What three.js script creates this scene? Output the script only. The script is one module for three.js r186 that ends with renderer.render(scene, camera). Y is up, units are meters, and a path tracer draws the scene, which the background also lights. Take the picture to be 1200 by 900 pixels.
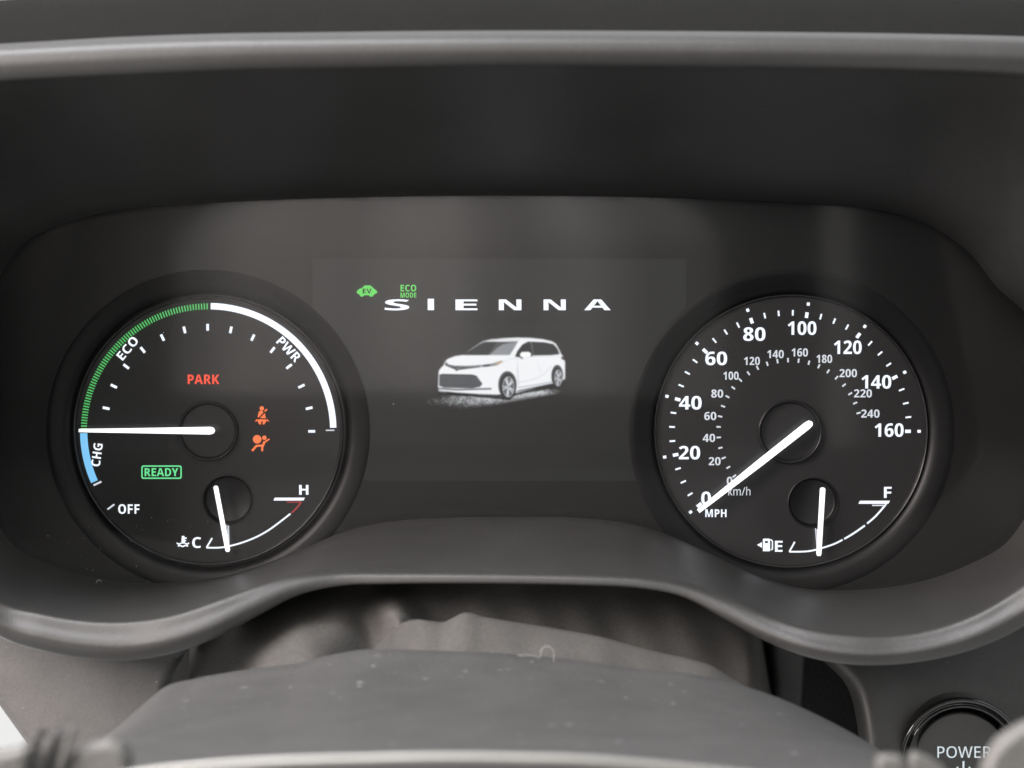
import * as THREE from 'three';
import { FontLoader } from 'three/addons/loaders/FontLoader.js';
import { RoundedBoxGeometry } from 'three/addons/geometries/RoundedBoxGeometry.js';
import { RectAreaLightUniformsLib } from 'three/addons/lights/RectAreaLightUniformsLib.js';
import { mergeGeometries, mergeVertices } from 'three/addons/utils/BufferGeometryUtils.js';

// ---------------------------------------------------------------- camera, lamps, exposure
const D = 0.7, S = 0.0003;                       // eye to dial distance; metres per photograph pixel at that distance
const scene = new THREE.Scene();
scene.background = new THREE.Color(0.85, 0.85, 0.845);
const camera = new THREE.PerspectiveCamera(2 * Math.atan(450 * S / D) * 180 / Math.PI, 4 / 3, 0.05, 30);
camera.position.set(0, 0, D);
camera.focus = 0.695; camera.userData.fStop = 12;
const renderer = new THREE.WebGLRenderer();
renderer.toneMapping = THREE.LinearToneMapping;
renderer.toneMappingExposure = 1;
renderer.shadowMap.enabled = true;
RectAreaLightUniformsLib.init();
function areaLight(name, color, intensity, w, h, pos, aim) {
  const l = new THREE.RectAreaLight(color, intensity, w, h);
  l.name = name; l.position.set(...pos); l.lookAt(...aim); scene.add(l);
  return l;
}
areaLight('driver_side_window', 0xfff3ee, 27, 0.6, 0.5, [-0.75, 0.33, 0.62], [0, -0.05, 0.1]);
areaLight('roof_light', 0xfcfcff, 19, 1.0, 0.45, [-0.4, 1.2, 0.55], [0, 0, 0.15]);
areaLight('rear_windows', 0xfffaf2, 1.8, 1.6, 0.6, [-0.2, 0.75, 1.6], [0, 0, 0]);
areaLight('windscreen', 0xf4f6ff, 1, 1.3, 0.55, [-0.1, 0.75, -0.15], [0, -0.2, 0.6]);

// ---------------------------------------------------------------- helpers
let seed = 7;
const rnd = () => { seed = (seed * 1664525 + 1013904223) >>> 0; return seed / 4294967296; };
const V = (x, y, z) => new THREE.Vector3(x, y, z);
const at = (px, py, z) => V((px - 600) * S * (D - z) / D, (450 - py) * S * (D - z) / D, z);
const lerp = THREE.MathUtils.lerp, clamp = THREE.MathUtils.clamp, smooth = THREE.MathUtils.smoothstep;
function curveY(list) {                          // smooth y(x) through listed points
  const h = list.map((p) => p[1]), x = list.map((p) => p[0]), n = x.length;
  const m = h.map((_, i) => i === 0 ? (h[1] - h[0]) / (x[1] - x[0]) : i === n - 1 ? (h[i] - h[i - 1]) / (x[i] - x[i - 1]) : (h[i + 1] - h[i - 1]) / (x[i + 1] - x[i - 1]));
  return (q) => {
    let i = 0;
    while (i < n - 2 && q > x[i + 1]) i++;
    const d = x[i + 1] - x[i], t = (q - x[i]) / d;
    if (t < 0) return h[0] + m[0] * (q - x[0]);
    if (t > 1) return h[n - 1] + m[n - 1] * (q - x[n - 1]);
    const t2 = t * t, t3 = t2 * t;
    return h[i] * (2 * t3 - 3 * t2 + 1) + m[i] * d * (t3 - 2 * t2 + t) + h[i + 1] * (3 * t2 - 2 * t3) + m[i + 1] * d * (t3 - t2);
  };
}
function gridGeom(nu, nv, f, wrapU = false) {    // f(u, v) -> Vector3; uv in metres along the sheet
  const pos = [], uv = [], idx = [], len = [0];
  for (let j = 1; j <= nv; j++) len.push(len[j - 1] + f(0.3, j / nv).distanceTo(f(0.3, (j - 1) / nv)));
  for (let j = 0; j <= nv; j++) for (let i = 0; i <= nu; i++) {
    const p = f(i / nu, j / nv); pos.push(p.x, p.y, p.z); uv.push(p.x, len[j]);
  }
  for (let j = 0; j < nv; j++) for (let i = 0; i < nu; i++) {
    const a = j * (nu + 1) + i, b = a + 1, c = a + nu + 1, d = c + 1;
    idx.push(a, b, d, a, d, c);
  }
  const g = new THREE.BufferGeometry();
  g.setAttribute('position', new THREE.Float32BufferAttribute(pos, 3));
  g.setAttribute('uv', new THREE.Float32BufferAttribute(uv, 2));
  g.setIndex(idx); g.computeVertexNormals();
  if (wrapU) {                                   // one smooth normal along the seam
    const n = g.attributes.normal;
    for (let j = 0; j <= nv; j++) {
      const a = j * (nu + 1), b = a + nu, v = V(n.getX(a) + n.getX(b), n.getY(a) + n.getY(b), n.getZ(a) + n.getZ(b)).normalize();
      n.setXYZ(a, v.x, v.y, v.z); n.setXYZ(b, v.x, v.y, v.z);
    }
  }
  return g;
}
const used = new Map();
function numbered(n) { const k = used.get(n) ?? 0; used.set(n, k + 1); return k ? n + '_' + String(k).padStart(3, '0') : n; }
function thing(name, label, category, base, extra = {}) {
  const o = new THREE.Group(); o.name = numbered(name); o.position.copy(base); o.userData = { label, category, ...extra };
  scene.add(o); return o;
}
function part(name, geom, material, parent, world = true) {   // world geometry is brought into its thing's own axes
  const m = new THREE.Mesh(geom, material); m.name = name; 
  if (world) { let p = parent; const off = V(0, 0, 0); while (p && p !== scene) { off.add(p.position); p = p.parent; } geom.translate(-off.x, -off.y, -off.z); }
  parent.add(m); return m;
}
function slabPx(poly, z, depth, bevel, curved = true) {       // a solid whose front outline is given in photograph pixels at depth z
  const pts = poly.map(([x, y]) => { const p = at(x, y, z); return new THREE.Vector2(p.x, p.y); });
  const sh = new THREE.Shape(curved ? new THREE.SplineCurve([...pts, pts[0]]).getPoints(pts.length * 8) : pts);
  const g = new THREE.ExtrudeGeometry(sh, { depth: depth - 2 * bevel, bevelEnabled: bevel > 0, bevelSize: bevel, bevelOffset: -bevel, bevelThickness: bevel, bevelSegments: 6, curveSegments: 24 });
  g.translate(0, 0, z - depth + bevel);
  return g;
}

// ---------------------------------------------------------------- procedural textures
function noiseTex(size, f, srgb = false) {
  const d = new Uint8Array(size * size * 4);
  for (let y = 0; y < size; y++) for (let x = 0; x < size; x++) {
    const c = f(x / size, y / size, x, y), i = (y * size + x) * 4;
    for (let k = 0; k < 3; k++) d[i + k] = clamp(Math.round(255 * (Array.isArray(c) ? c[k] : c)), 0, 255);
    d[i + 3] = 255;
  }
  const t = new THREE.DataTexture(d, size, size);
  t.wrapS = t.wrapT = THREE.RepeatWrapping; t.magFilter = THREE.LinearFilter; t.minFilter = THREE.LinearMipmapLinearFilter; t.generateMipmaps = true;
  if (srgb) t.colorSpace = THREE.SRGBColorSpace;
  t.needsUpdate = true; return t;
}
function tileNoise(n) {                            // tileable value noise with n cells a side
  const g = new Float32Array(n * n).map(() => rnd());
  return (u, v) => {
    const x = u * n, y = v * n, x0 = Math.floor(x) % n, y0 = Math.floor(y) % n, x1 = (x0 + 1) % n, y1 = (y0 + 1) % n;
    const a = smooth(x - Math.floor(x), 0, 1), b = smooth(y - Math.floor(y), 0, 1);
    return lerp(lerp(g[y0 * n + x0], g[y0 * n + x1], a), lerp(g[y1 * n + x0], g[y1 * n + x1], a), b);
  };
}
const n8 = tileNoise(8), n24 = tileNoise(24), n96 = tileNoise(96), n200 = tileNoise(200);
const grainTex = noiseTex(512, (u, v) => 0.5 * n200(u, v) + 0.5 * n96(u, v));       // moulded plastic grain
function dustTex(count, big, tint, base = 0.74) {               // plain plastic with a scatter of separate pale dust specks and lint
  const size = 1024, spots = new Float32Array(size * size);
  for (let k = 0; k < count; k++) {
    const cx = rnd() * size, cy = rnd() * size, r = 0.8 + rnd() * rnd() * big, a = 0.15 + 0.85 * rnd() * rnd();
    for (let y = -Math.ceil(r * 1.6); y <= r * 1.6; y++) for (let x = -Math.ceil(r * 1.6); x <= r * 1.6; x++) {
      const q = Math.hypot(x, y) / r, w = a * (1 - smooth(q, 0.6, 1.3));
      const i = ((Math.floor(cy + y) + size) % size) * size + ((Math.floor(cx + x) + size) % size);
      spots[i] = Math.max(spots[i], w);
    }
  }
  return noiseTex(size, (u, v, x, y) => {
    const b = base + 0.03 * (n24(u, v) - 0.5) + 0.03 * (n8(u, v) - 0.5) + (base < 0.6 ? 0.035 : 0.08) * (n200(u, v) - 0.5), w = spots[y * size + x];
    return [0, 1, 2].map((k) => lerp(b * tint[k], 1, w * 0.9));
  }, true);
}
function tiled(t, perMetre) { const c = t.clone(); c.repeat.set(perMetre, perMetre); c.needsUpdate = true; return c; }
const cleanMap = tiled(dustTex(50, 1.2, [1, 1, 0.99]), 6), dustyMap = tiled(dustTex(260, 2, [1, 1, 1], 0.5), 7), coverMap = tiled(dustTex(260, 7, [1, 1, 1], 0.5), 6);
const grain = tiled(grainTex, 14), fineGrain = tiled(grainTex, 22);
const ribs = Array.from({ length: 256 }, () => rnd()), ribMap = noiseTex(256, (u, v, x) => 0.8 + 0.3 * (0.6 * (ribs[x] - 0.5) + (n24(u, 0.3) - 0.5)), true);
const lin = (r, g = r, b = r) => new THREE.Color().setRGB(r, g, b);
const plastic = (c, rough, map, bumpScale = 0.00012) => new THREE.MeshStandardMaterial({ color: c, roughness: rough, map, bumpMap: grain, bumpScale, side: THREE.DoubleSide });
const M = {
  hood: plastic(lin(0.14, 0.139, 0.137), 0.42, dustyMap, 0.00004),
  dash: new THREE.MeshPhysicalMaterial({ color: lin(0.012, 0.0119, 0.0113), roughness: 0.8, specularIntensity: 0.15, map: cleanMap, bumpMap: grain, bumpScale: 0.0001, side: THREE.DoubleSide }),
  knee: plastic(lin(0.44, 0.43, 0.428), 0.6, dustyMap, 0.00006),
  cover: plastic(lin(0.235, 0.237, 0.235), 0.6, coverMap, 0.0001),
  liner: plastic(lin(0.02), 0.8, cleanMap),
  boot: new THREE.MeshStandardMaterial({ color: lin(0.105, 0.101, 0.097), roughness: 0.85, map: cleanMap, bumpMap: fineGrain, bumpScale: 0.00012, side: THREE.DoubleSide }),
  paleGrey: plastic(lin(0.2, 0.197, 0.193), 0.5, cleanMap),
  darkGrey: plastic(lin(0.04, 0.04, 0.041), 0.6, cleanMap),
  silver: new THREE.MeshStandardMaterial({ color: lin(0.3, 0.297, 0.28), metalness: 0.85, roughness: 0.42 }),
  face: new THREE.MeshPhysicalMaterial({ color: lin(0.006, 0.006, 0.0061), roughness: 0.24, specularIntensity: 0.8, side: THREE.DoubleSide }),
  dial: new THREE.MeshPhysicalMaterial({ color: lin(0.018, 0.018, 0.0185), roughness: 0.26, specularIntensity: 0.8 }),
  ring: new THREE.MeshPhysicalMaterial({ color: lin(0.003, 0.003, 0.0033), roughness: 0.4, specularIntensity: 0.42, side: THREE.DoubleSide }),
  bead: new THREE.MeshPhysicalMaterial({ color: lin(0.012, 0.012, 0.0125), roughness: 0.22, side: THREE.DoubleSide }),
  hub: new THREE.MeshPhysicalMaterial({ color: lin(0.006, 0.006, 0.0064), roughness: 0.4, specularIntensity: 0.5, side: THREE.DoubleSide }),
  gloss: new THREE.MeshPhysicalMaterial({ color: lin(0.008), roughness: 0.12, clearcoat: 1, clearcoatRoughness: 0.05 }),
  cap: plastic(lin(0.075, 0.076, 0.078), 0.45, cleanMap, 0.00004),
  lens: new THREE.MeshPhysicalMaterial({ color: 0xffffff, transmission: 1, thickness: 0, roughness: 0.07, ior: 1.5, specularIntensity: 0.6, side: THREE.DoubleSide }),
  lint: new THREE.MeshStandardMaterial({ color: lin(0.3), roughness: 0.9 }),
  dust: new THREE.MeshStandardMaterial({ color: lin(0.55, 0.54, 0.52), roughness: 0.9, side: THREE.DoubleSide }),
  darkCloth: new THREE.MeshStandardMaterial({ color: lin(0.07, 0.068, 0.064), roughness: 0.9 }),
  cloth: new THREE.MeshStandardMaterial({ color: lin(0.92, 0.91, 0.88), roughness: 0.9, map: ribMap }),
};
const glow = (name, r, g, b, k) => Object.assign(new THREE.MeshStandardMaterial({ color: lin(0.02), roughness: 0.4, emissive: lin(r, g, b), emissiveIntensity: k, side: THREE.DoubleSide }), { name });
const G = {
  white: glow('white_light', 0.86, 0.91, 1, 1.2), soft: glow('soft_white_light', 0.88, 0.92, 1, 0.8), needle: glow('needle_light', 0.95, 0.97, 1, 1.5),
  green: glow('green_light', 0.1, 0.62, 0.16, 0.85), ready: glow('ready_light', 0.18, 0.95, 0.38, 0.85),
  blue: glow('blue_light', 0.22, 0.62, 1, 0.95), red: glow('red_light', 1, 0.075, 0.03, 1), amberRed: glow('orange_light', 1, 0.19, 0.05, 1.05),
  darkRed: glow('scale_red_light', 0.6, 0.03, 0.03, 0.55), lime: glow('lime_light', 0.16, 0.85, 0.14, 0.8), panel: Object.assign(new THREE.MeshPhysicalMaterial({ color: lin(0.007), roughness: 0.24, specularIntensity: 0.8, emissive: lin(0.92, 0.97, 1), emissiveIntensity: 0.009, side: THREE.DoubleSide }), { name: 'screen_light' }), button: glow('button_light', 0.85, 0.95, 1, 0.8),
};

// ---------------------------------------------------------------- binnacle hood: one closed moulding round the instruments
const X = [0, 50, 100, 150, 200, 250, 300, 350, 400, 450, 525, 600, 675, 750, 800, 850, 900, 950, 1000, 1050, 1100, 1150, 1200];
const lowLens = curveY([[-40, 610], [0, 648], [50, 672], [100, 686], [150, 691], [200, 690], [250, 683], [300, 668], [350, 648], [400, 628], [450, 617], [525, 612], [600, 611], [675, 612], [750, 621], [800, 637], [850, 660], [900, 683], [950, 697], [1000, 700], [1050, 697], [1100, 688], [1150, 670], [1200, 640], [1240, 610]]);
const lowBand = curveY([[-40, 690], [0, 706], [50, 720], [100, 728], [150, 729], [200, 722], [250, 706], [300, 687], [350, 672], [400, 667], [450, 667], [600, 668], [750, 673], [800, 681], [850, 699], [900, 722], [950, 738], [1000, 745], [1050, 745], [1100, 736], [1150, 717], [1200, 686], [1240, 660]]);
const lowBot = curveY([[-40, 728], [0, 745], [50, 762], [100, 771], [150, 773], [200, 765], [250, 748], [300, 722], [350, 697], [400, 686], [450, 684], [600, 684], [750, 689], [800, 699], [850, 725], [900, 752], [950, 770], [1000, 778], [1050, 778], [1100, 771], [1150, 757], [1200, 733], [1240, 712]]);
const topLens = curveY([[-40, 330], [-15, 296], [20, 268], [70, 248], [120, 237], [200, 230], [270, 226], [420, 221], [600, 219], [760, 221], [900, 226], [1000, 232], [1060, 239], [1110, 256], [1150, 281], [1180, 312], [1200, 345]]);
const topLip = curveY([[-60, 104], [0, 97], [100, 90], [200, 85], [300, 80], [450, 77], [600, 75], [900, 77], [1100, 82], [1200, 88], [1260, 92]]);
const topCrease = curveY([[-60, 62], [0, 55], [130, 46], [250, 39], [400, 36], [600, 34], [900, 36], [1100, 40], [1200, 45], [1260, 48]]);
const XT = [1190, 1160, 1120, 1070, 1000, 900, 800, 700, 600, 500, 400, 300, 200, 120, 60, 30, 0];
function ringRow(k) {
  const p = [];
  const zb = [0.02, 0.055, 0.0866, 0.0884, 0.0902, 0.0884, 0.05][k], zc = [0.02, 0.046, 0.0715, 0.0741, 0.0752, 0.0752, 0.045][k], zt = [0.03, 0.082, 0.1255, 0.1275, 0.1263, 0.121, 0.09][k], zm = lerp(zb, zt, 0.5);
  for (const x of X) {
    const a = lowLens(x), b = lowBand(x), c = lowBot(x);
    const turned = smooth(Math.abs(x - 600), 180, 400);     // the lip rolls further under below each gauge
    p.push(at(x, [a, lerp(a, b, 0.5), b, lerp(b, c, 0.3), lerp(b, c, 0.66), c, c - 4][k], lerp(zc, zb, turned)));
  }
  const side = [44, 66, 98, 125, 140, 145, 143][k], sl = [50, 74, 105, 130, 142, 146, 144][k];
  p.push(at(1200 + side, [560, 590, 610, 620, 625, 630, 630][k], lerp(zb, zm, 0.5)), at(1205 + side, [470, 450, 430, 420, 415, 410, 410][k], zm), at(1195 + side, [380, 300, 240, 215, 205, 200, 210][k], lerp(zm, zt, 0.6)));
  for (const x of XT) {
    const a = topLens(x), b = topLip(x), c = topCrease(x), xo = 600 + (x - 600) * [1, 1.04, 1.1, 1.13, 1.14, 1.14, 1.14][k];
    p.push(at(xo, [a, lerp(a, b, 0.52), b, lerp(b, c, 0.38), lerp(b, c, 0.75), c + 2, c + 14][k], zt));
  }
  p.push(at(-5 - sl, [380, 300, 240, 215, 205, 200, 210][k], lerp(zm, zt, 0.6)), at(-15 - sl, [470, 450, 430, 420, 415, 410, 410][k], zm), at(-5 - sl, [560, 590, 610, 620, 625, 630, 630][k], lerp(zb, zm, 0.5)));
  return new THREE.CatmullRomCurve3(p, true, 'centripetal');
}
const hood = thing('instrument_hood', 'dark grey moulded plastic hood with rounded lips framing the instrument cluster', 'dashboard hood', at(600, 684, 0.06));
{
  const edge = ringRow(0), back = new THREE.CatmullRomCurve3(edge.points.map((q) => V(q.x, q.y, -0.008)), true, 'centripetal');
  const rows = [back, edge, ...[1, 2, 3, 4, 5, 6].map(ringRow)];
  const nu = 520, cols = [];
  for (let i = 0; i <= nu; i++) {
    const q = rows.map((r) => r.getPoint((i % nu) / nu));
    cols.push(new THREE.CatmullRomCurve3([...q.slice(0, 3), q[2].clone().lerp(q[3], 0.6), q[2].clone().lerp(q[3], 0.9), ...q.slice(3, 7), q[6].clone().lerp(q[7], 0.12), q[7]], false, 'centripetal'));
  }
  part('hood_shell', gridGeom(nu, 100, (u, v) => cols[Math.round(u * nu)].getPoint(v), true), M.hood, hood);
}

// ---------------------------------------------------------------- dashboard behind and below
const dash = thing('dashboard', 'dark grey grained plastic dashboard surrounding the instrument hood', 'dashboard', V(0, -0.12, 0), { kind: 'structure' });
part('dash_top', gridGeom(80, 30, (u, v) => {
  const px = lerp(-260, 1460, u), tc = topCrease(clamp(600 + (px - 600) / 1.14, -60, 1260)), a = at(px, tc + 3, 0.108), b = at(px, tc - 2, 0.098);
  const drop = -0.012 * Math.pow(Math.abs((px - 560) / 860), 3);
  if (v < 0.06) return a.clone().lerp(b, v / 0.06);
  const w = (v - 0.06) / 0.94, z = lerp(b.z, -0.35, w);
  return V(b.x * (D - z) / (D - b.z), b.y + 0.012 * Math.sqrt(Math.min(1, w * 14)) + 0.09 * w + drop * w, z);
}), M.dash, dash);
{
  // panel at the knees, with the rounded edge of the opening for the column
  const knee = slabPx([[-110, 690], [-40, 776], [0, 832], [26, 868], [70, 930], [110, 1010], [185, 1010], [183, 900], [187, 845], [195, 800], [207, 773], [228, 754], [258, 736], [264, 728], [225, 742], [150, 758], [80, 752], [0, 730], [-60, 708]], 0.034, 0.02, 0.003, false);
  part('knee_panel', knee, M.knee, dash);
  const sw = gridGeom(60, 40, (u, v) => {        // a shallow scooped panel that carries the power button
    const py = lerp(Math.max(735, 1), 1010, v), edge = curveY([[690, 935], [745, 940], [768, 958], [800, 990], [840, 1003], [900, 1008], [1010, 1000]])(py);
    const px = lerp(edge, 1420, u), r = Math.min(1, u * 16);
    return at(px, v < 0.02 ? lowBot(clamp(px, 900, 1240)) - 8 : Math.max(py, lowBot(clamp(px, 900, 1240)) - 8), 0.012 + 0.012 * Math.sqrt(1 - (1 - r) * (1 - r)) - 0.05 * u + 0.02 * v + 0.03 * u * u);
  });
  part('switch_panel', sw, M.hood, dash);
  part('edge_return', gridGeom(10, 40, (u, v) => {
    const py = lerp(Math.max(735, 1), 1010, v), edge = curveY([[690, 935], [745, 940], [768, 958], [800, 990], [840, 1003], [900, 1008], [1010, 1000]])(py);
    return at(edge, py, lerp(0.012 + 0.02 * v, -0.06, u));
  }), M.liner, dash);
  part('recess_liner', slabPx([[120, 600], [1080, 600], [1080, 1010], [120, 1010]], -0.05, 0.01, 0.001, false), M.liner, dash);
  part('column_bracket', slabPx([[903, 742], [946, 756], [945, 770], [940, 860], [925, 900], [905, 900], [908, 800], [902, 750]], 0.022, 0.05, 0.003, false), M.darkGrey, dash);
}

// ---------------------------------------------------------------- fabric boot over the steering column
const boot = thing('column_boot', 'dark wrinkled fabric boot between instrument hood and steering column cover', 'fabric boot', at(550, 800, 0.05));
const bump = (x, c, w) => Math.exp(-(((x - c) / w) ** 2));
part('boot_sheet', gridGeom(150, 60, (u, v) => {
  const px = lerp(222, 906, u), py = lerp(Math.max(668, lowBand(px) + 9), 850, v);
  let z = lerp(0.046, 0.076, v) + 0.007 * (1 - smooth(px, 380, 450)) * smooth(v, 0, 0.4) - 0.02 * smooth(px, 560, 800) + 0.02 * bump(px, 355, 75) * smooth(v, 0, 0.6) + 0.022 * bump(px, 464 + 40 * Math.max(0, v - 0.2), 24) * smooth(v, 0.02, 0.3);
  z += 0.006 * bump(px, 790, 80) - 0.055 * bump(px, 205, 55) - 0.03 * bump(px, 906, 14) + 0.0008 * Math.sin(px * 0.045 + py * 0.03) + 0.0005 * Math.sin(px * 0.11 - py * 0.05);
  return at(px, py, z);
}), M.boot, boot);
const foldTop = curveY([[430, 768], [445, 754], [458, 738], [474, 728], [490, 725], [505, 727], [520, 728], [545, 717], [566, 722], [620, 731], [700, 745], [760, 761], [830, 778], [862, 797], [890, 812]]);
part('boot_fold', gridGeom(140, 24, (u, v) => {
  const px = lerp(432, 888, u), y = foldTop(px), a = v * Math.PI * 0.5;
  const back = 0.02 * bump(px, 464, 20);
  if (v < 0.2) return at(px, y + 10 * (1 - v / 0.2), 0.074 + 0.02 * (v / 0.2) - back);
  const w = (v - 0.2) / 0.8;
  return at(px, lerp(y, Math.max(y + 60, 800), w), 0.094 + 0.012 * Math.sqrt(w) + 0.014 * w - back * (1 - w) + 0.0005 * Math.sin(px * 0.045 + w * 4) + 0.0003 * Math.sin(px * 0.11 - w * 2));
}), M.boot, boot);

// ---------------------------------------------------------------- steering column cover
const cover = thing('steering_column_cover', 'grey dusty plastic steering column cover filling the foreground', 'column cover', at(580, 950, 0.2));
const E = curveY([[20, 960], [75, 896], [100, 878], [130, 858], [165, 828], [195, 804], [225, 796], [250, 791], [300, 783], [350, 777], [385, 768], [430, 761], [500, 762], [600, 766], [680, 774], [740, 783], [800, 788], [835, 795], [885, 808], [930, 825], [980, 849], [1020, 872], [1045, 890], [1100, 950]]);
part('cover_shell', gridGeom(160, 40, (u, v) => {
  const px = lerp(40, 1080, u), y = E(px);
  if (v < 0.1) { const b = at(px, y, 0.118), t = 1 - v / 0.1; return V(b.x, b.y - 0.02 * t * t, b.z - 0.004 * t); }
  const w = (v - 0.1) / 0.9, p = at(600 + (px - 600) * (1 + 0.3 * w), lerp(y, Math.max(y + 40, 925), Math.pow(w, 0.8)), lerp(0.118, 0.285, w));
  return p;
}), M.cover, cover);

{
  const lp0 = at(641, 774, 0.13), lint = new THREE.Mesh(new THREE.TubeGeometry(new THREE.CatmullRomCurve3([[606, 768], [622, 768], [633, 770], [634, 762], [641, 757], [648, 762], [649, 775]].map(([x, y]) => at(x, y, 0.1305).sub(lp0))), 48, 0.00008, 6), M.lint);
  lint.name = 'lint'; lint.position.copy(lp0); lint.userData = { label: 'short curled white lint fibre lying on the steering column cover', category: 'lint' }; scene.add(lint);
}

// ---------------------------------------------------------------- steering wheel centre, nearest the eye
const wheel = thing('steering_wheel_assembly', 'blurred steering wheel hub with pale silver trim edge along the bottom of frame', 'steering wheel', at(580, 1000, 0.34));
{
  const edge = [[60, 925], [150, 906], [230, 896], [320, 890], [420, 887], [520, 885], [600, 886], [680, 888], [760, 894], [850, 903], [960, 918], [1060, 940]];
  part('trim_strip', new THREE.TubeGeometry(new THREE.CatmullRomCurve3(edge.map(([x, y]) => at(x, y + 4, 0.32))), 120, 0.00105, 14), M.silver, wheel);
  part('hub_cover', gridGeom(80, 14, (u, v) => { const px = lerp(60, 1060, u), y = curveY(edge)(px); return at(px, y + 8 + 150 * v, 0.32 + 0.05 * Math.sin(v * 1.57)); }), M.darkGrey, wheel);
  const lump = (n, poly, z, m, bevel = 0.002, depth = 0.007) => part(n, slabPx(poly, z, depth, bevel, false), m, wheel);
  lump('switch_pod', [[-30, 905], [-12, 888], [12, 882], [30, 869], [44, 858], [52, 864], [64, 858], [76, 858], [80, 862], [72, 905], [60, 940], [-20, 940]], 0.296, M.darkGrey, 0.0008, 0.005);
  lump('paddle_edge', [[52, 868], [57, 866], [60, 870], [50, 896], [40, 930], [30, 930], [42, 896]], 0.302, M.paleGrey, 0.0004, 0.003);
  lump('paddle_edge', [[80, 854], [85, 852], [87, 855], [80, 880], [70, 910], [64, 910], [72, 880]], 0.302, M.paleGrey, 0.0004, 0.003);
  lump('spoke', [[72, 896], [84, 882], [104, 872], [128, 868], [142, 874], [150, 886], [152, 910], [150, 950], [60, 950]], 0.3, M.paleGrey);
  lump('spoke', [[-40, 886], [-10, 884], [10, 881], [26, 876], [34, 879], [30, 900], [18, 940], [-40, 950]], 0.306, M.paleGrey, 0.0015);
  lump('switch_pod', [[1029, 890], [1040, 886], [1056, 887], [1061, 892], [1061, 940], [1028, 940]], 0.3, M.paleGrey, 0.001, 0.004);
  lump('paddle', [[1067, 890], [1070, 884], [1078, 884], [1092, 890], [1106, 899], [1116, 912], [1122, 940], [1066, 940]], 0.3, M.paleGrey, 0.001, 0.004);
  lump('spoke', [[1152, 915], [1157, 896], [1164, 882], [1173, 870], [1186, 860], [1202, 851], [1225, 842], [1270, 840], [1290, 960], [1138, 960]], 0.3, M.paleGrey);
}

// ---------------------------------------------------------------- power button
const font = await new FontLoader().loadAsync('fonts/droid/droid_sans_regular.typeface.json');
const bold = await new FontLoader().loadAsync('fonts/droid/droid_sans_bold.typeface.json');
function glyphs(text, f, capPx, widthPx, k = S) {  // lettering as flat outlines, centred; sizes in photograph pixels, k metres per pixel
  const g = new THREE.ShapeGeometry(f.generateShapes(text, 100), 8);
  g.computeBoundingBox();
  const b = g.boundingBox, cap = 99.2;
  g.translate(-(b.min.x + b.max.x) / 2, -cap / 2, 0);
  const sy = capPx * k / cap, sx = widthPx ? widthPx * k / (b.max.x - b.min.x) : sy;
  g.scale(sx, sy, 1);
  return g;
}
{
  const zc = 0.026, c = at(1126, 890, zc), k = S * (D - zc) / D;
  const button = thing('power_button', 'round dark grey power button in a glossy black ring', 'button', c);
  const add = (n, g, m, p = button) => part(n, g, m, p, false);
  const lathe = (pts, seg = 96) => { const g = new THREE.LatheGeometry(pts.map(([r, z]) => new THREE.Vector2(r * k, z)), seg); g.rotateX(Math.PI / 2); return g; };
  add('ring', lathe([[75, -0.016], [75, 0.001], [73.5, 0.0035], [71, 0.0042], [68, 0.003], [66.5, 0.0018], [65, 0.003], [63, 0.0034], [61, 0.002], [58.5, -0.003], [58, -0.014]]), M.gloss);
  const capMesh = add('cap', lathe([[55.5, -0.014], [55.5, -0.0005], [54.8, 0.0007], [53, 0.0012], [30, 0.0012], [0.01, 0.0012]]), M.cap);
  const g1 = glyphs('POWER', font, 13.2, 63, k); g1.translate(3 * k, 9.5 * k, 0.0014);
  add('button_lettering', g1, G.button, capMesh);
  const arc = new THREE.RingGeometry(8 * k, 9.8 * k, 40, 1, Math.PI * 0.75, Math.PI * 1.5); arc.translate(2 * k, -14 * k, 0.0014);
  const bar = new THREE.PlaneGeometry(2.2 * k, 13 * k); bar.translate(2 * k, -7.5 * k, 0.0014);
  add('power_symbol', mergeGeometries([arc, bar]), G.button, capMesh);
}

// ---------------------------------------------------------------- instrument cluster: a slightly reclined black panel
const TILT = 2.5 * Math.PI / 180, LOW = 0.072;
const cluster = thing('instrument_cluster', 'black lit instrument cluster with two round gauges and a central screen', 'instrument cluster', V(0, -LOW * Math.cos(TILT), -LOW * Math.sin(TILT)));
cluster.rotation.x = TILT;
const ct = Math.cos(TILT), st = Math.sin(TILT);
function L(px, py, off = 0) {                      // photograph pixel -> panel axes, off metres in front of the panel
  const dx = (px - 600) * S, dy = (450 - py) * S, t = (off - D * ct) / (-dy * st - D * ct);
  const P = V(t * dx, t * dy, D - t * D);
  return V(P.x, P.y * ct + P.z * st + LOW, off);
}
const kAt = (off) => S * (D - off) / D;
const lp = (n, g, m, p) => { const o = new THREE.Mesh(g, m); o.name = n; p.add(o); return o; };
const group = (n, p) => { const o = new THREE.Group(); o.name = n; p.add(o); return o; };
const poly2 = (list, off) => list.map(([x, y]) => { const p = L(x, y, off); return new THREE.Vector2(p.x, p.y); });
const flat = (list, off, holes = []) => { const s = new THREE.Shape(poly2(list, off)); for (const h of holes) s.holes.push(new THREE.Path(poly2(h, off))); const g = new THREE.ShapeGeometry(s, 12); g.translate(0, 0, off); return g; };
const circlePx = (cx, cy, r, n = 96) => Array.from({ length: n }, (_, i) => [cx + r * Math.cos(i / n * 2 * Math.PI), cy - r * Math.sin(i / n * 2 * Math.PI)]);
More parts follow.
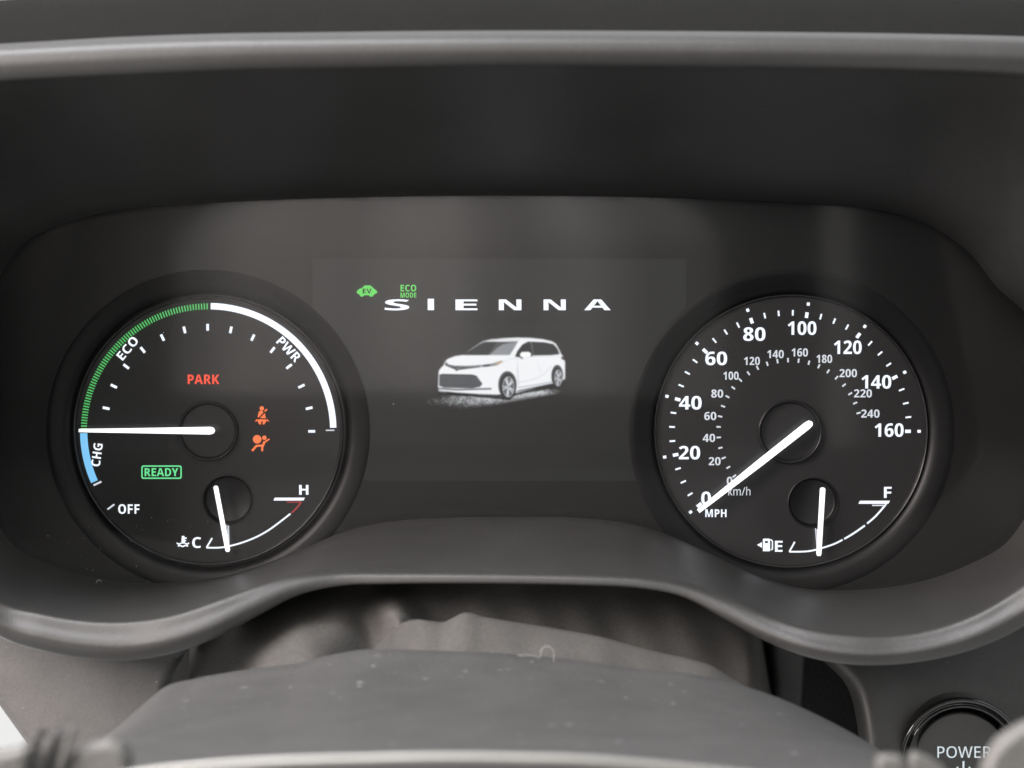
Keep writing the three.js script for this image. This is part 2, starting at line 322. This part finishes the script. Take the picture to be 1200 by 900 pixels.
function band(cx, cy, r0, r1, a0, a1, off, n = 90) {   // an arc band, degrees anticlockwise from the right
  const p = [];
  for (let i = 0; i <= n; i++) { const a = lerp(a0, a1, i / n) * Math.PI / 180; p.push([cx + r1 * Math.cos(a), cy - r1 * Math.sin(a)]); }
  for (let i = n; i >= 0; i--) { const a = lerp(a0, a1, i / n) * Math.PI / 180; p.push([cx + r0 * Math.cos(a), cy - r0 * Math.sin(a)]); }
  return flat(p, off);
}
function stroke(a, b, w0, w1, off) {               // a straight bar between two pixels
  const dx = b[0] - a[0], dy = b[1] - a[1], l = Math.hypot(dx, dy), nx = -dy / l, ny = dx / l;
  return flat([[a[0] + nx * w0 / 2, a[1] + ny * w0 / 2], [b[0] + nx * w1 / 2, b[1] + ny * w1 / 2], [b[0] - nx * w1 / 2, b[1] - ny * w1 / 2], [a[0] - nx * w0 / 2, a[1] - ny * w0 / 2]], off);
}
function lineBand(list, w, off) {                  // a bar of even width along listed pixels
  const c = new THREE.SplineCurve(list.map(([x, y]) => new THREE.Vector2(x, y))), n = list.length > 2 ? 40 : 1, l = [], r = [];
  for (let i = 0; i <= n; i++) { const p = c.getPoint(i / n), t = c.getTangent(i / n); l.push([p.x - t.y * w / 2, p.y + t.x * w / 2]); r.unshift([p.x + t.y * w / 2, p.y - t.x * w / 2]); }
  return flat([...l, ...r], off);
}
function word(n, text, f, cx, cy, cap, width, m, p, off, turn = 0) {
  const g = glyphs(text, f, cap, width, kAt(off)), c = L(cx, cy, off), o = lp(n, g, m, p);
  o.position.copy(c); o.rotation.z = turn * Math.PI / 180; return o;
}
const barGeo = new Map();
function tick(n, cx, cy, r, deg, len, w, m, p, off) {
  const key = [len, w, off].join(); if (!barGeo.has(key)) barGeo.set(key, new THREE.BoxGeometry(len * kAt(off), w * kAt(off), 0.0002));
  const a = deg * Math.PI / 180, o = lp(n, barGeo.get(key), m, p);
  o.position.copy(L(cx + r * Math.cos(a), cy - r * Math.sin(a), off)); o.rotation.z = a; return o;
}
const LC = [244.3, 505], RC = [926.5, 505.5], RO = 186, FACE = -0.003;

// the panel, with an opening for each gauge
{
  const out = [];
  for (let x = -10; x <= 1200; x += 22) out.push([x, topLens(Math.max(x, -10)) - 16]);
  out.push([1234, 350], [1256, 450], [1240, 570]);
  for (let x = 1210; x >= -10; x -= 22) out.push([x, lowLens(x) + 16]);
  out.push([-58, 570], [-68, 450], [-50, 350]);
  lp('face_panel', flat(out, 0, [circlePx(LC[0] + 1, LC[1], RO), circlePx(RC[0], RC[1], RO + 1)]), M.face, cluster);
  const lensRows = 30, lensCols = 100;
  const pane = gridGeom(lensCols, lensRows, (u, v) => {
    const px = lerp(-52, 1240, u), py = lerp(topLens(clamp(px, -10, 1200)) - 12, lowLens(clamp(px, -30, 1230)) + 12, v);
    return L(px, py, 0.010 + 0.0015 * Math.sin(v * Math.PI));
  });
  lp('lens_cover', pane, M.lens, cluster);
  const flakes = [];
  for (let i = 0; i < 40; i++) {
    const low = i < 30, px = low ? 20 + 190 * rnd() : 40 + 1120 * rnd(), py = low ? 600 + (lowLens(px) - 612) * rnd() : 320 + 330 * rnd();
    const f = new THREE.CircleGeometry((0.2 + 0.45 * rnd() * rnd()) * S, 6), p = L(px, py, 0.0122); f.scale(1, 0.6 + 0.6 * rnd(), 1); f.rotateZ(rnd() * 3); f.translate(p.x, p.y, p.z); flakes.push(f);
  }
  for (const [hx, hy] of [[116, 683]]) { const f = new THREE.TorusGeometry(3 * S, 0.35 * S, 5, 16, 3.4), p = L(hx, hy, 0.0122); f.rotateZ(0.4); f.translate(p.x, p.y, p.z); flakes.push(mergeGeometries([f.toNonIndexed()])); }
  lp('dust', mergeGeometries(flakes.map((f) => (f.index ? f.toNonIndexed() : f))), M.dust, cluster).userData.kind = 'stuff';
}
function latheAt(c, pts, off) { const g = new THREE.LatheGeometry(pts.map(([r, z]) => new THREE.Vector2(Math.max(r, 0.001) * kAt(off), z)), 128); g.rotateX(Math.PI / 2); const p = L(c[0], c[1], off); g.translate(p.x, p.y, off); return g; }

// ---- hybrid power gauge
{
  const g = group('power_gauge', cluster), [cx, cy] = LC, o1 = FACE + 0.0004;
  lp('dial_face', flat(circlePx(cx, cy, 163), FACE, [circlePx(267, 586, 28.5, 48)]), M.dial, g);
  lp('bezel_ring', latheAt([cx + 1, cy], [[160, 0.0001], [163, 0.0012], [166, 0.0022], [172, 0.0028], [182, 0.0032], [187, 0.0032], [189, 0.003]], FACE), M.ring, g);
  lp('power_arc', band(cx, cy, 142.5, 150, 1.5, 89, o1), G.white, g);
  const dashes = [];
  for (let i = 0; i < 70; i++) dashes.push(band(cx, cy, 142.5, 149.5, 90.3 + i * 1.281, 90.3 + i * 1.281 + 0.62, o1, 1));
  const eco = lp('eco_arc', mergeGeometries(dashes), G.green, g); eco.userData.kind = 'stuff';
  lp('charge_arc', band(cx, cy, 142, 150.5, 181, 204, o1), G.blue, g);
  tick('tick', cx - 1, cy, 143, 205.5, 10, 2.2, G.soft, g, o1);
  tick('tick', cx - 1, cy, 143.5, 0.3, 10, 1.4, G.soft, g, o1);
  for (let i = 0; i < 14; i++) tick('tick', cx - 1, cy + 0.5, 122, i * 12.857, 8, 3, G.white, g, o1);
  word('lettering', 'ECO', bold, 149.5, 408, 10.5, 30, G.white, g, o1, 50);
  word('lettering', 'PWR', bold, 338.5, 409.5, 11, 33, G.white, g, o1, -47);
  word('lettering', 'CHG', bold, 113.5, 533, 10.5, 27, G.white, g, o1, 82);
  word('lettering', 'OFF', bold, 151, 596.5, 11, 25, G.white, g, o1);
  lp('tick', stroke([126, 597], [134, 591], 2, 2, o1), G.soft, g);
  lp('inner_lip', latheAt([cx, cy], [[154.4, 0.0001], [155, 0.0009], [156, 0.0015], [157.4, 0.0016], [158.6, 0.001]], FACE), M.bead, g);
  lp('hub_rim', latheAt(LC, [[32.2, 0.0004], [32.6, 0.0016], [33.4, 0.0022], [34.4, 0.0021], [35.2, 0.0014], [35.6, 0.0001]], FACE), M.bead, g);
  lp('hub', latheAt(LC, [[0, -0.0008], [29, -0.0008], [31.5, 0.0004], [32.6, 0.0006]], FACE), M.hub, g);
  const nd = [[93, 502.6], [150, 501.9], [247, 500.2], [250.5, 501.4], [252, 504.6], [250.5, 507.8], [247, 509], [150, 507.2], [93, 506.2]];
  const ng = new THREE.ExtrudeGeometry(new THREE.Shape(poly2(nd, 0.001)), { depth: 0.0012, bevelEnabled: true, bevelSize: 0.0002, bevelOffset: -0.0002, bevelThickness: 0.0002, bevelSegments: 2 }); ng.translate(0, 0, 0.0008);
  lp('needle', ng, G.needle, g);
}
// ---- warning lamps on that dial
{
  const o = FACE + 0.0005;
  word('park_lamp', 'PARK', bold, 238.5, 444.5, 11, 37, G.red, cluster, o);
  const rd = group('ready_lamp', cluster);
  const rr = (x0, y0, x1, y1, r) => { const p = []; for (const [cx, cy, a] of [[x1 - r, y0 + r, 0], [x0 + r, y0 + r, 90], [x0 + r, y1 - r, 180], [x1 - r, y1 - r, 270]]) for (let i = 0; i <= 6; i++) { const t = (a + i * 15) * Math.PI / 180; p.push([cx + r * Math.cos(t), cy - r * Math.sin(t)]); } return p; };
  lp('lamp_frame', flat(rr(165.6, 545.4, 213, 561.2, 2.6), o, [rr(167.2, 547, 211.4, 559.6, 1.6).reverse()]), G.ready, rd);
  word('lettering', 'READY', bold, 189.2, 553.3, 9.4, 39.5, G.ready, rd, o);
  const disc = (x, y, r) => flat(circlePx(x, y, r, 24), o);
  const belt = [disc(306.8, 478.6, 2.6), flat([[303.4, 482], [306.5, 481.2], [309, 483], [303, 489.4], [302, 488]], o), flat([[310.4, 484], [311.6, 490], [304.6, 490]], o), stroke([310, 482], [313, 479.6], 1.6, 2, o), flat([[302.6, 491.4], [311.4, 491.4], [312, 494], [309.5, 497.4], [307.8, 497.4], [308, 494], [306, 494], [306, 497.4], [304, 497.4], [302, 494]], o), flat([[298.4, 494], [301.5, 490.5], [302, 493.4]], o), flat([[316, 494], [312.6, 490.5], [312.2, 493.4]], o)];
  lp('seat_belt_lamp', mergeGeometries(belt), G.amberRed, cluster);
  const bag = [disc(301.4, 514.8, 5), disc(309.8, 513, 2.6), flat([[308.6, 517], [311.6, 517.4], [309, 523.6], [306.4, 523.4]], o), stroke([310.8, 517.6], [315.8, 514.4], 2, 1.6, o), stroke([307.4, 522.6], [307.2, 528.8], 2.6, 2.2, o), stroke([307, 522], [300, 522.6], 2.4, 2.4, o), stroke([300.6, 522.4], [295.4, 528.4], 2.6, 2.6, o)];
  lp('airbag_lamp', mergeGeometries(bag), G.amberRed, cluster);
}
// ---- coolant temperature gauge
function smallGauge(name, hub, needle, thin, m) {
  const g = group(name, cluster), o1 = FACE + 0.0004;
  lp('hub', latheAt(hub, [[0, -0.003], [25, -0.003], [27, -0.0012], [28.5, 0.0003], [29.6, 0.0003], [30.2, 0.0001]], FACE), M.hub, g);
  const ng = new THREE.ExtrudeGeometry(new THREE.Shape(poly2(needle, 0.0006)), { depth: 0.001, bevelEnabled: true, bevelSize: 0.00015, bevelOffset: -0.00015, bevelThickness: 0.00015, bevelSegments: 2 }); ng.translate(0, 0, 0.0002);
  lp('needle', ng, G.needle, g);
  for (const t of thin) lp('tick', stroke(...t, 1.1, 1.1, o1), G.soft, g);
  return g;
}
{
  const o = FACE + 0.0004;
  const g = smallGauge('temperature_gauge', [267, 586], [[250.4, 571], [251.4, 569.4], [253.6, 569.2], [255.4, 570.4], [269.4, 644], [268.6, 646.4], [265.8, 646.6], [264.4, 645]], [[[265.6, 615], [268.2, 637]], [[267.8, 616], [268.4, 638]]]);
  lp('scale_arc', lineBand([[242, 641.8], [262, 641.2], [288, 634.4], [313, 622.4], [340.4, 602]], 2, o), G.white, g);
  lp('red_zone', mergeGeometries([lineBand([[341.6, 601], [347, 596], [352.8, 589]], 2, o), stroke([336, 588.4], [353.4, 588.4], 1.5, 1.5, o)]), G.darkRed, g);
  lp('scale_mark', mergeGeometries([flat([[322, 583.2], [357.4, 583.2], [355.4, 586.6], [320.4, 586.6]], o)]), G.white, g);
  lp('scale_mark', stroke([248.6, 630.6], [242, 641.8], 2, 2, o), G.white, g);
  word('lettering', 'C', bold, 230.4, 635.8, 12.6, 10.4, G.white, g, o);
  word('lettering', 'H', bold, 356, 574, 11.5, 11, G.white, g, o);
  const ic = [stroke([214.6, 628], [214.6, 637], 3, 4.4, o), stroke([216, 630.6], [218.8, 630.6], 1.6, 1.6, o), stroke([216, 633.6], [218.2, 633.6], 1.4, 1.4, o), lineBand([[207, 636.2], [209.5, 637.6], [212, 636.6]], 1.6, o), lineBand([[217, 636.6], [219.4, 637.6], [221.6, 636.2]], 1.6, o), lineBand([[208.4, 640], [211, 639.2], [214, 640.4], [217, 639.2], [220.4, 640]], 1.7, o)];
  lp('coolant_symbol', mergeGeometries(ic), G.white, g);
}
// ---- fuel gauge
{
  const o = FACE + 0.0004;
  const g = smallGauge('fuel_gauge', [953, 589], [[961, 573], [962.2, 571.4], [965.6, 571.4], [967, 573], [962.2, 649.6], [960.8, 651.4], [957.8, 651.2], [956.8, 649.4]], [[[955.6, 619], [957.6, 643]], [[957.4, 620], [958.2, 643]]]);
  lp('scale_arc', lineBand([[925, 646.6], [949, 645.7], [974, 638.8], [987.4, 632.6]], 2, o), G.white, g);
  lp('scale_arc', lineBand([[989.4, 631.6], [1001, 624.6], [1013.6, 615.8]], 2.2, o), G.white, g);
  lp('scale_arc', lineBand([[1016.2, 613.6], [1027, 604], [1038.4, 590.8]], 2.2, o), G.white, g);
  lp('scale_mark', flat([[1007.6, 586.8], [1043, 586.8], [1041, 590.4], [1006, 590.4]], o), G.white, g);
  lp('scale_mark', stroke([1022, 592.2], [1038, 592.2], 1.6, 1.6, o), G.soft, g);
  lp('scale_mark', stroke([931.4, 635], [925, 646.6], 2, 2, o), G.white, g);
  word('lettering', 'E', bold, 912.6, 640.2, 13, 9, G.white, g, o);
  word('lettering', 'F', bold, 1040.4, 577, 13, 9, G.white, g, o);
  const pump = flat([[894, 632.2], [895, 631.2], [901.4, 631.2], [902.4, 632.2], [902.4, 646], [894, 646]], o, [[[896.4, 634], [896.4, 636.4], [900, 636.4], [900, 634]]]);
  lp('fuel_symbol', mergeGeometries([pump, flat([[887, 638.6], [893, 635.2], [893, 642]], o), lineBand([[902.4, 632.4], [905, 634], [905.2, 640], [905, 643.6], [903.2, 644]], 1.5, o)]), G.white, g);
}
// ---- speedometer
{
  const g = group('speedometer', cluster), [cx, cy] = RC, o = FACE + 0.0004, A0 = 218.9, A = 27.36;
  lp('dial_face', flat(circlePx(cx, cy, 163), FACE, [circlePx(953, 589, 28.5, 48)]), M.dial, g);
  lp('bezel_ring', latheAt([cx, cy], [[160, 0.0001], [163, 0.0012], [166, 0.0022], [173, 0.0028], [183, 0.0032], [188, 0.0032], [190, 0.003]], FACE), M.ring, g);
  const big = [['0', 827.5, 584, 11.5], ['20', 808, 530.5, 25], ['40', 809, 472, 26.5], ['60', 839.3, 420, 25.5], ['80', 884, 391.5, 26], ['100', 940, 384.5, 33.5], ['120', 993.5, 407, 32.5], ['140', 1027, 447.5, 35], ['160', 1042, 504, 34]];
  for (const [t, x, y, w] of big) word('numeral', t, bold, x, y, 15.6, w, G.white, g, o);
  const small = [['0', 855, 563.5, 6.6], ['20', 837.5, 540.5, 14], ['40', 830.8, 513.2, 14.6], ['60', 832.4, 487.5, 14.2], ['80', 840.5, 461.2, 14], ['100', 856.6, 440.3, 18], ['120', 881.2, 423, 18.6], ['140', 908.8, 415, 19.4], ['160', 937.2, 413, 19.2], ['180', 966, 420.5, 18.4], ['200', 994, 437.3, 20.6], ['220', 1011.3, 461, 21], ['240', 1020, 484.7, 21.6]];
  for (const [t, x, y, w] of small) word('numeral', t, bold, x, y, 9.4, w, G.soft, g, o);
  word('lettering', 'MPH', bold, 839, 601.4, 9.2, 25, G.white, g, o);
  word('lettering', 'km/h', font, 866.5, 575.8, 9.6, 26, G.soft, g, o);
  for (let i = 0; i <= 32; i++) {
    const a = A0 - i * A / 4, major = i % 4 === 0;
    tick('tick', cx, cy, major ? 137.5 : 139, a, 6.6, major ? 3.8 : 2, G.white, g, o);
    if (major) tick('dot', cx, cy, 150.6, a, 3.8, 3.4, G.white, g, o);
  }
  for (let i = 0; i <= 24; i++) tick('tick', cx - 1, cy, 83.5, A0 - i * 8.5, 5, 1.9, G.soft, g, o);
  lp('inner_lip', latheAt([cx, cy], [[157.4, 0.0001], [158, 0.0009], [159, 0.0015], [160, 0.0014]], FACE), M.bead, g);
  lp('hub_rim', latheAt([925, 505.5], [[34.4, 0.0004], [34.8, 0.0016], [35.6, 0.0022], [36.6, 0.0021], [37.4, 0.0014], [37.8, 0.0001]], FACE), M.bead, g);
  lp('hub', latheAt([925, 505.5], [[0, -0.0008], [31, -0.0008], [33.5, 0.0004], [34.8, 0.0006]], FACE), M.hub, g);
  const d = [0.786, -0.618], nn = [0.618, 0.786], tip = [818.2, 599], end = [949.6, 495.6];
  const q = (base, t, w) => [base[0] + d[0] * t + nn[0] * w, base[1] + d[1] * t + nn[1] * w];
  const nd = [q(tip, 0, -2.2), q(tip, 90, -4), q(end, -5, -4.4), q(end, 0.5, -3.4), q(end, 2.4, 0), q(end, 0.5, 3.4), q(end, -5, 4.4), q(tip, 90, 4), q(tip, 0, 2.2)];
  const ng = new THREE.ExtrudeGeometry(new THREE.Shape(poly2(nd, 0.001)), { depth: 0.0012, bevelEnabled: true, bevelSize: 0.0002, bevelOffset: -0.0002, bevelThickness: 0.0002, bevelSegments: 2 }); ng.translate(0, 0, 0.0008);
  lp('needle', ng, G.needle, g);
}
// ---- central screen
{
  const o = 0.0002, screenOut = [[366, 303.5], [804, 303.5]];
  const bite = (c, r, side, ys) => ys.map((y) => [c[0] + side * Math.sqrt(Math.max(0, r * r - (y - c[1]) ** 2)), y]);
  const ys = Array.from({ length: 40 }, (_, i) => 360 + i * 203.5 / 39);
  screenOut.push(...bite(RC, 190, -1, ys).map(([x, y]) => [Math.min(x, 804), y]), ...bite([LC[0] + 1, LC[1]], 189, 1, ys.slice().reverse()).map(([x, y]) => [Math.max(x, 366), y]));
  const scr = lp('display_screen', flat(screenOut, o), G.panel, cluster), e = o + 0.0002;
  const title = [];
  for (const [ch, x0, x1] of [['S', 450.8, 479.6], ['l', 501.2, 508.6], ['E', 533.8, 559.4], ['N', 584.6, 611], ['N', 637, 663], ['A', 684.6, 715.6]]) {
    const g = glyphs(ch, bold, 12.6, x1 - x0, kAt(e)), c = L((x0 + x1) / 2, 357.2, e); g.translate(c.x, c.y, e); title.push(g);
  }
  lp('title_lettering', mergeGeometries(title), G.white, scr);
  const eco = [], put = (t, x, y, cap, w) => { const g = glyphs(t, bold, cap, w, kAt(e)), c = L(x, y, e); g.translate(c.x, c.y, e); eco.push(g); };
  put('ECO', 478.6, 337.6, 7.6, 18.4); put('MODE', 478.6, 345.8, 5.8, 18.6);
  lp('eco_mode_symbol', mergeGeometries(eco), G.lime, scr);
  const carOut = [[418, 341.2], [421.2, 338.4], [424, 337.6], [427.4, 334.4], [434.2, 334.4], [438, 338], [441.4, 340.6], [442.2, 343], [438.6, 345], [436.6, 347.6], [434, 347.8], [432, 346], [427, 346], [425, 347.8], [422.4, 347.4], [420.6, 344.6], [418.4, 344]];
  lp('hybrid_car_symbol', flat(carOut, e), G.lime, scr);
  const ev = glyphs('EV', bold, 5.4, 10.5, kAt(e)), c = L(430.2, 341, e + 0.0001); ev.translate(c.x, c.y, e + 0.0001);
  lp('symbol_lettering', ev, M.face, scr);

  // the picture of a white minivan that the screen shows
  const cv = document.createElement('canvas'); cv.width = 1200; cv.height = 600;
  const x = cv.getContext('2d');
  const P = (pts, fill, curved) => { x.beginPath(); pts.forEach(([a, b], i) => { if (!i) x.moveTo(a, b); else if (curved) { const [c0, d0] = pts[i - 1]; x.quadraticCurveTo(c0, d0, (a + c0) / 2, (b + d0) / 2); } else x.lineTo(a, b); }); x.closePath(); x.fillStyle = fill; x.fill(); };
  const Ln = (pts, col, w) => { x.beginPath(); pts.forEach(([a, b], i) => (i ? x.lineTo(a, b) : x.moveTo(a, b))); x.strokeStyle = col; x.lineWidth = w; x.lineCap = x.lineJoin = 'round'; x.stroke(); };
  for (let i = 0; i < 5200; i++) {               // speckled asphalt shown under the car
    const t = rnd(), r = Math.sqrt(rnd()), a = rnd() * 6.283, ex = lerp(330, 860, t), ey = lerp(492, 428, t), rx = lerp(250, 120, t), ry = lerp(50, 24, t);
    const dx = Math.cos(a) * r, dy = Math.sin(a) * r, w = (1 - r) * (0.08 + 0.34 * rnd());
    x.fillStyle = `rgba(225,228,232,${w.toFixed(3)})`; x.beginPath(); x.ellipse(ex + dx * rx, ey + dy * ry, 3 + 5 * rnd(), 2 + 3 * rnd(), 0, 0, 7); x.fill();
  }
  P([[230, 428], [560, 452], [690, 440], [915, 385], [990, 372], [985, 395], [900, 408], [700, 448], [600, 480], [430, 462], [240, 446]], 'rgba(8,8,9,0.75)');
  P([[183, 410], [185, 345], [187, 300], [196, 284], [218, 262], [226, 240], [244, 222], [290, 204], [345, 196], [400, 155], [440, 128], [474, 108], [520, 97], [600, 90], [690, 86], [770, 88], [850, 96], [910, 110], [935, 126], [950, 152], [968, 190], [986, 212], [993, 245], [993, 345], [978, 360], [915, 380], [690, 426], [640, 436], [560, 450], [440, 444], [300, 434], [186, 422]], '#f4f6f9');
  P([[345, 196], [400, 158], [440, 132], [474, 114], [530, 112], [640, 112], [692, 110], [660, 165], [640, 196]], '#4b4d50');
  P([[345, 196], [440, 132], [474, 114], [560, 112], [500, 196]], '#2d2f32');
  P([[560, 150], [600, 126], [690, 112], [640, 196], [510, 196]], '#8d9196');
  Ln([[470, 110], [560, 98], [700, 104]], '#b9bdc3', 4);
  P([[676, 206], [690, 172], [722, 130], [758, 112], [774, 112], [790, 195], [780, 206], [720, 212]], '#26282b');
  P([[780, 112], [860, 116], [920, 128], [944, 156], [958, 190], [900, 196], [795, 198]], '#2b2d30');
  Ln([[778, 112], [794, 200]], '#5b5e62', 4);
  P([[704, 190], [716, 176], [760, 174], [778, 184], [776, 206], [740, 212], [708, 210]], '#ffffff'); P([[704, 206], [726, 212], [722, 222], [708, 216]], '#33363a');
  P([[228, 240], [250, 256], [296, 266], [380, 266], [450, 262], [448, 274], [380, 282], [300, 292], [262, 276], [228, 262]], '#3a3d42');
  P([[450, 262], [520, 254], [590, 232], [596, 240], [560, 262], [480, 272], [450, 272]], '#7a7f86'); P([[540, 254], [592, 233], [590, 244], [556, 260]], '#c9a98a'); P([[470, 262], [520, 256], [510, 266], [474, 270]], '#1e2023');
  Ln([[232, 252], [300, 272], [440, 268]], '#cfd3d8', 3); P([[288, 274], [310, 270], [330, 282], [298, 298]], '#2a2c30'); Ln([[298, 282], [320, 280]], '#dfe3e8', 4);
  P([[192, 322], [210, 318], [400, 322], [428, 330], [464, 380], [452, 398], [400, 408], [220, 404], [190, 392]], '#2f3237');
  for (let i = 0; i < 5; i++) Ln([[196, 334 + i * 15], [400, 338 + i * 14], [436 + i * 5, 344 + i * 11]], '#7d828a', 4);
  Ln([[186, 410], [300, 418], [440, 414], [520, 412]], '#34373b', 7); Ln([[190, 426], [300, 436], [440, 446], [560, 450]], '#c4c9d0', 4);
  Ln([[600, 240], [640, 222], [800, 206], [960, 200]], '#d3d8e2', 3); Ln([[700, 372], [800, 350], [860, 320], [905, 268]], '#cdd3de', 4); Ln([[694, 404], [800, 388], [912, 366]], '#aab0bc', 5); Ln([[694, 424], [912, 378]], '#7a808a', 5);
  P([[690, 214], [700, 380], [696, 424], [688, 300]], 'rgba(190,198,210,0.7)'); P([[806, 208], [840, 300], [838, 318], [812, 230]], 'rgba(214,219,228,0.6)');
  P([[968, 206], [990, 212], [992, 226], [976, 226]], '#3b3337');
  const wheelAt = (wx, wy, rx, ry) => {
    x.save(); x.translate(wx, wy);
    x.beginPath(); x.ellipse(-2, -12, rx * 1.22, ry * 1.12, 0, 0, 7); x.fillStyle = '#3c3f44'; x.fill();
    x.beginPath(); x.ellipse(0, 0, rx * 1.06, ry * 1.06, 0, 0, 7); x.fillStyle = '#17181a'; x.fill();
    x.beginPath(); x.ellipse(4, 0, rx * 0.8, ry * 0.84, 0, 0, 7); x.fillStyle = '#5d6066'; x.fill();
    for (let i = 0; i < 5; i++) for (const s of [-0.16, 0.16]) { const a = i * 1.2566 + 0.5 + s; Ln([[4, 0], [4 + rx * 0.74 * Math.cos(a), ry * 0.78 * Math.sin(a)]], '#e6e9ee', rx * 0.15); }
    x.beginPath(); x.ellipse(4, 0, rx * 0.8, ry * 0.84, 0, 0, 7); x.strokeStyle = '#d7dbe1'; x.lineWidth = 4; x.stroke();
    x.beginPath(); x.ellipse(4, 0, rx * 0.16, ry * 0.16, 0, 0, 7); x.fillStyle = '#a9adb4'; x.fill();
    x.restore();
  };
  wheelAt(628, 400, 47, 78); wheelAt(946, 342, 30, 62);
  const soft = document.createElement('canvas'); soft.width = 1200; soft.height = 600;
  const sx = soft.getContext('2d'); sx.filter = 'blur(4px)'; sx.drawImage(cv, 0, 0);
  const tex = new THREE.CanvasTexture(soft); tex.colorSpace = THREE.SRGBColorSpace;
  const q = [[480, 490], [700, 490], [700, 380], [480, 380]].map(([a, b]) => L(a, b, e));
  const pg = new THREE.BufferGeometry();
  pg.setAttribute('position', new THREE.Float32BufferAttribute(q.flatMap((p) => [p.x, p.y, e]), 3));
  pg.setAttribute('normal', new THREE.Float32BufferAttribute([0, 0, 1, 0, 0, 1, 0, 0, 1, 0, 0, 1], 3));
  pg.setAttribute('uv', new THREE.Float32BufferAttribute([0, 0, 1, 0, 1, 1, 0, 1], 2)); pg.setIndex([0, 1, 2, 0, 2, 3]);
  const pm = new THREE.MeshStandardMaterial({ name: 'screen_picture_light', color: lin(0.01), map: tex, transparent: true, emissive: lin(1), emissiveMap: tex, emissiveIntensity: 0.95, roughness: 0.35 });
  lp('car_picture', pg, pm, scr);
}

// ---------------------------------------------------------------- what stands past the dashboard, and unseen pieces added for the glass to mirror
{
  const m = new THREE.MeshStandardMaterial({ name: 'window_light', color: lin(0.8), emissive: lin(1, 0.99, 0.98), emissiveIntensity: 1.1 });
  const w = new THREE.Mesh(new THREE.PlaneGeometry(0.5, 0.5), m); w.name = 'window_pane';
  const base = V(-0.52, -0.25, -0.25); w.position.copy(base); w.rotation.y = 0.25;
  w.userData = { label: 'bright white daylight patch past the left edge of the dashboard', category: 'window' }; scene.add(w);
}
{
  const seat = thing('added_driver_seat', 'unseen pale cloth driver seat added for its reflection in the instrument glass', 'car seat', V(0, -0.75, 1.1));  // out of view; shaped and turned for the bright area mirrored in the lens
  const prof = []; for (let i = 0; i <= 24; i++) { const t = i / 24 * Math.PI / 2; prof.push(new THREE.Vector2(0.315 * Math.sin(t) ** 0.7 + 0.001, 0.1 * Math.cos(t))); }
  prof.push(new THREE.Vector2(0.315, -0.19));
  const lum = new THREE.CylinderGeometry(0.313, 0.29, 0.5, 64, 1); lum.scale(1, 1, 0.55); lum.translate(0, -0.36, 1.18); part('added_dark_lumbar', lum, M.darkCloth, seat);  // dark lower back, added so the mirrored seat fades downward
  const b = new THREE.LatheGeometry(prof.reverse(), 64); b.scale(1, 1, 0.55); b.translate(0, 0.08, 1.18); part('backrest', b, M.cloth, seat);
  const h = new RoundedBoxGeometry(0.26, 0.18, 0.1, 6, 0.04); h.translate(0, 0.3, 1.18); part('headrest', h, M.cloth, seat);
  const bench = thing('added_rear_bench', 'unseen black rear bench added to darken reflections in the instrument glass', 'car seat', V(0, -0.9, 1.6));  // out of view, added as a dark backing for the lens reflections
  const rb = new RoundedBoxGeometry(2.2, 1.15, 0.16, 4, 0.06); rb.translate(0, -0.33, 1.55); part('backrest', rb, M.liner, bench);
  const rc = new RoundedBoxGeometry(2.2, 0.16, 0.5, 4, 0.06); rc.translate(0, -0.82, 1.35); part('cushion', rc, M.liner, bench);
  const c = new RoundedBoxGeometry(0.52, 0.14, 0.5, 6, 0.06); c.translate(0, -0.52, 0.86); part('cushion', c, M.cloth, seat); seat.rotation.y = 0.75; seat.position.x = -0.13;  // pale cushion added to bounce light up under the hood
}
{
  const belt = thing('added_seat_belt', 'unseen pale seat belt webbing added as a streak in the glass reflection', 'seat belt', V(0.3, -0.16, 1.0));  // out of view, added for a pale smudge mirrored over the speedometer
  part('webbing', gridGeom(2, 30, (u, v) => V(0.262 + 0.03 * u + 0.02 * v * v, lerp(-0.16, 0.6, v), 0.98 + 0.05 * v)), M.cloth, belt);
}
scene.traverse((o) => { if (o.isMesh) { o.castShadow = true; o.receiveShadow = true; } if (o.isRectAreaLight) o.castShadow = true; });
renderer.render(scene, camera);
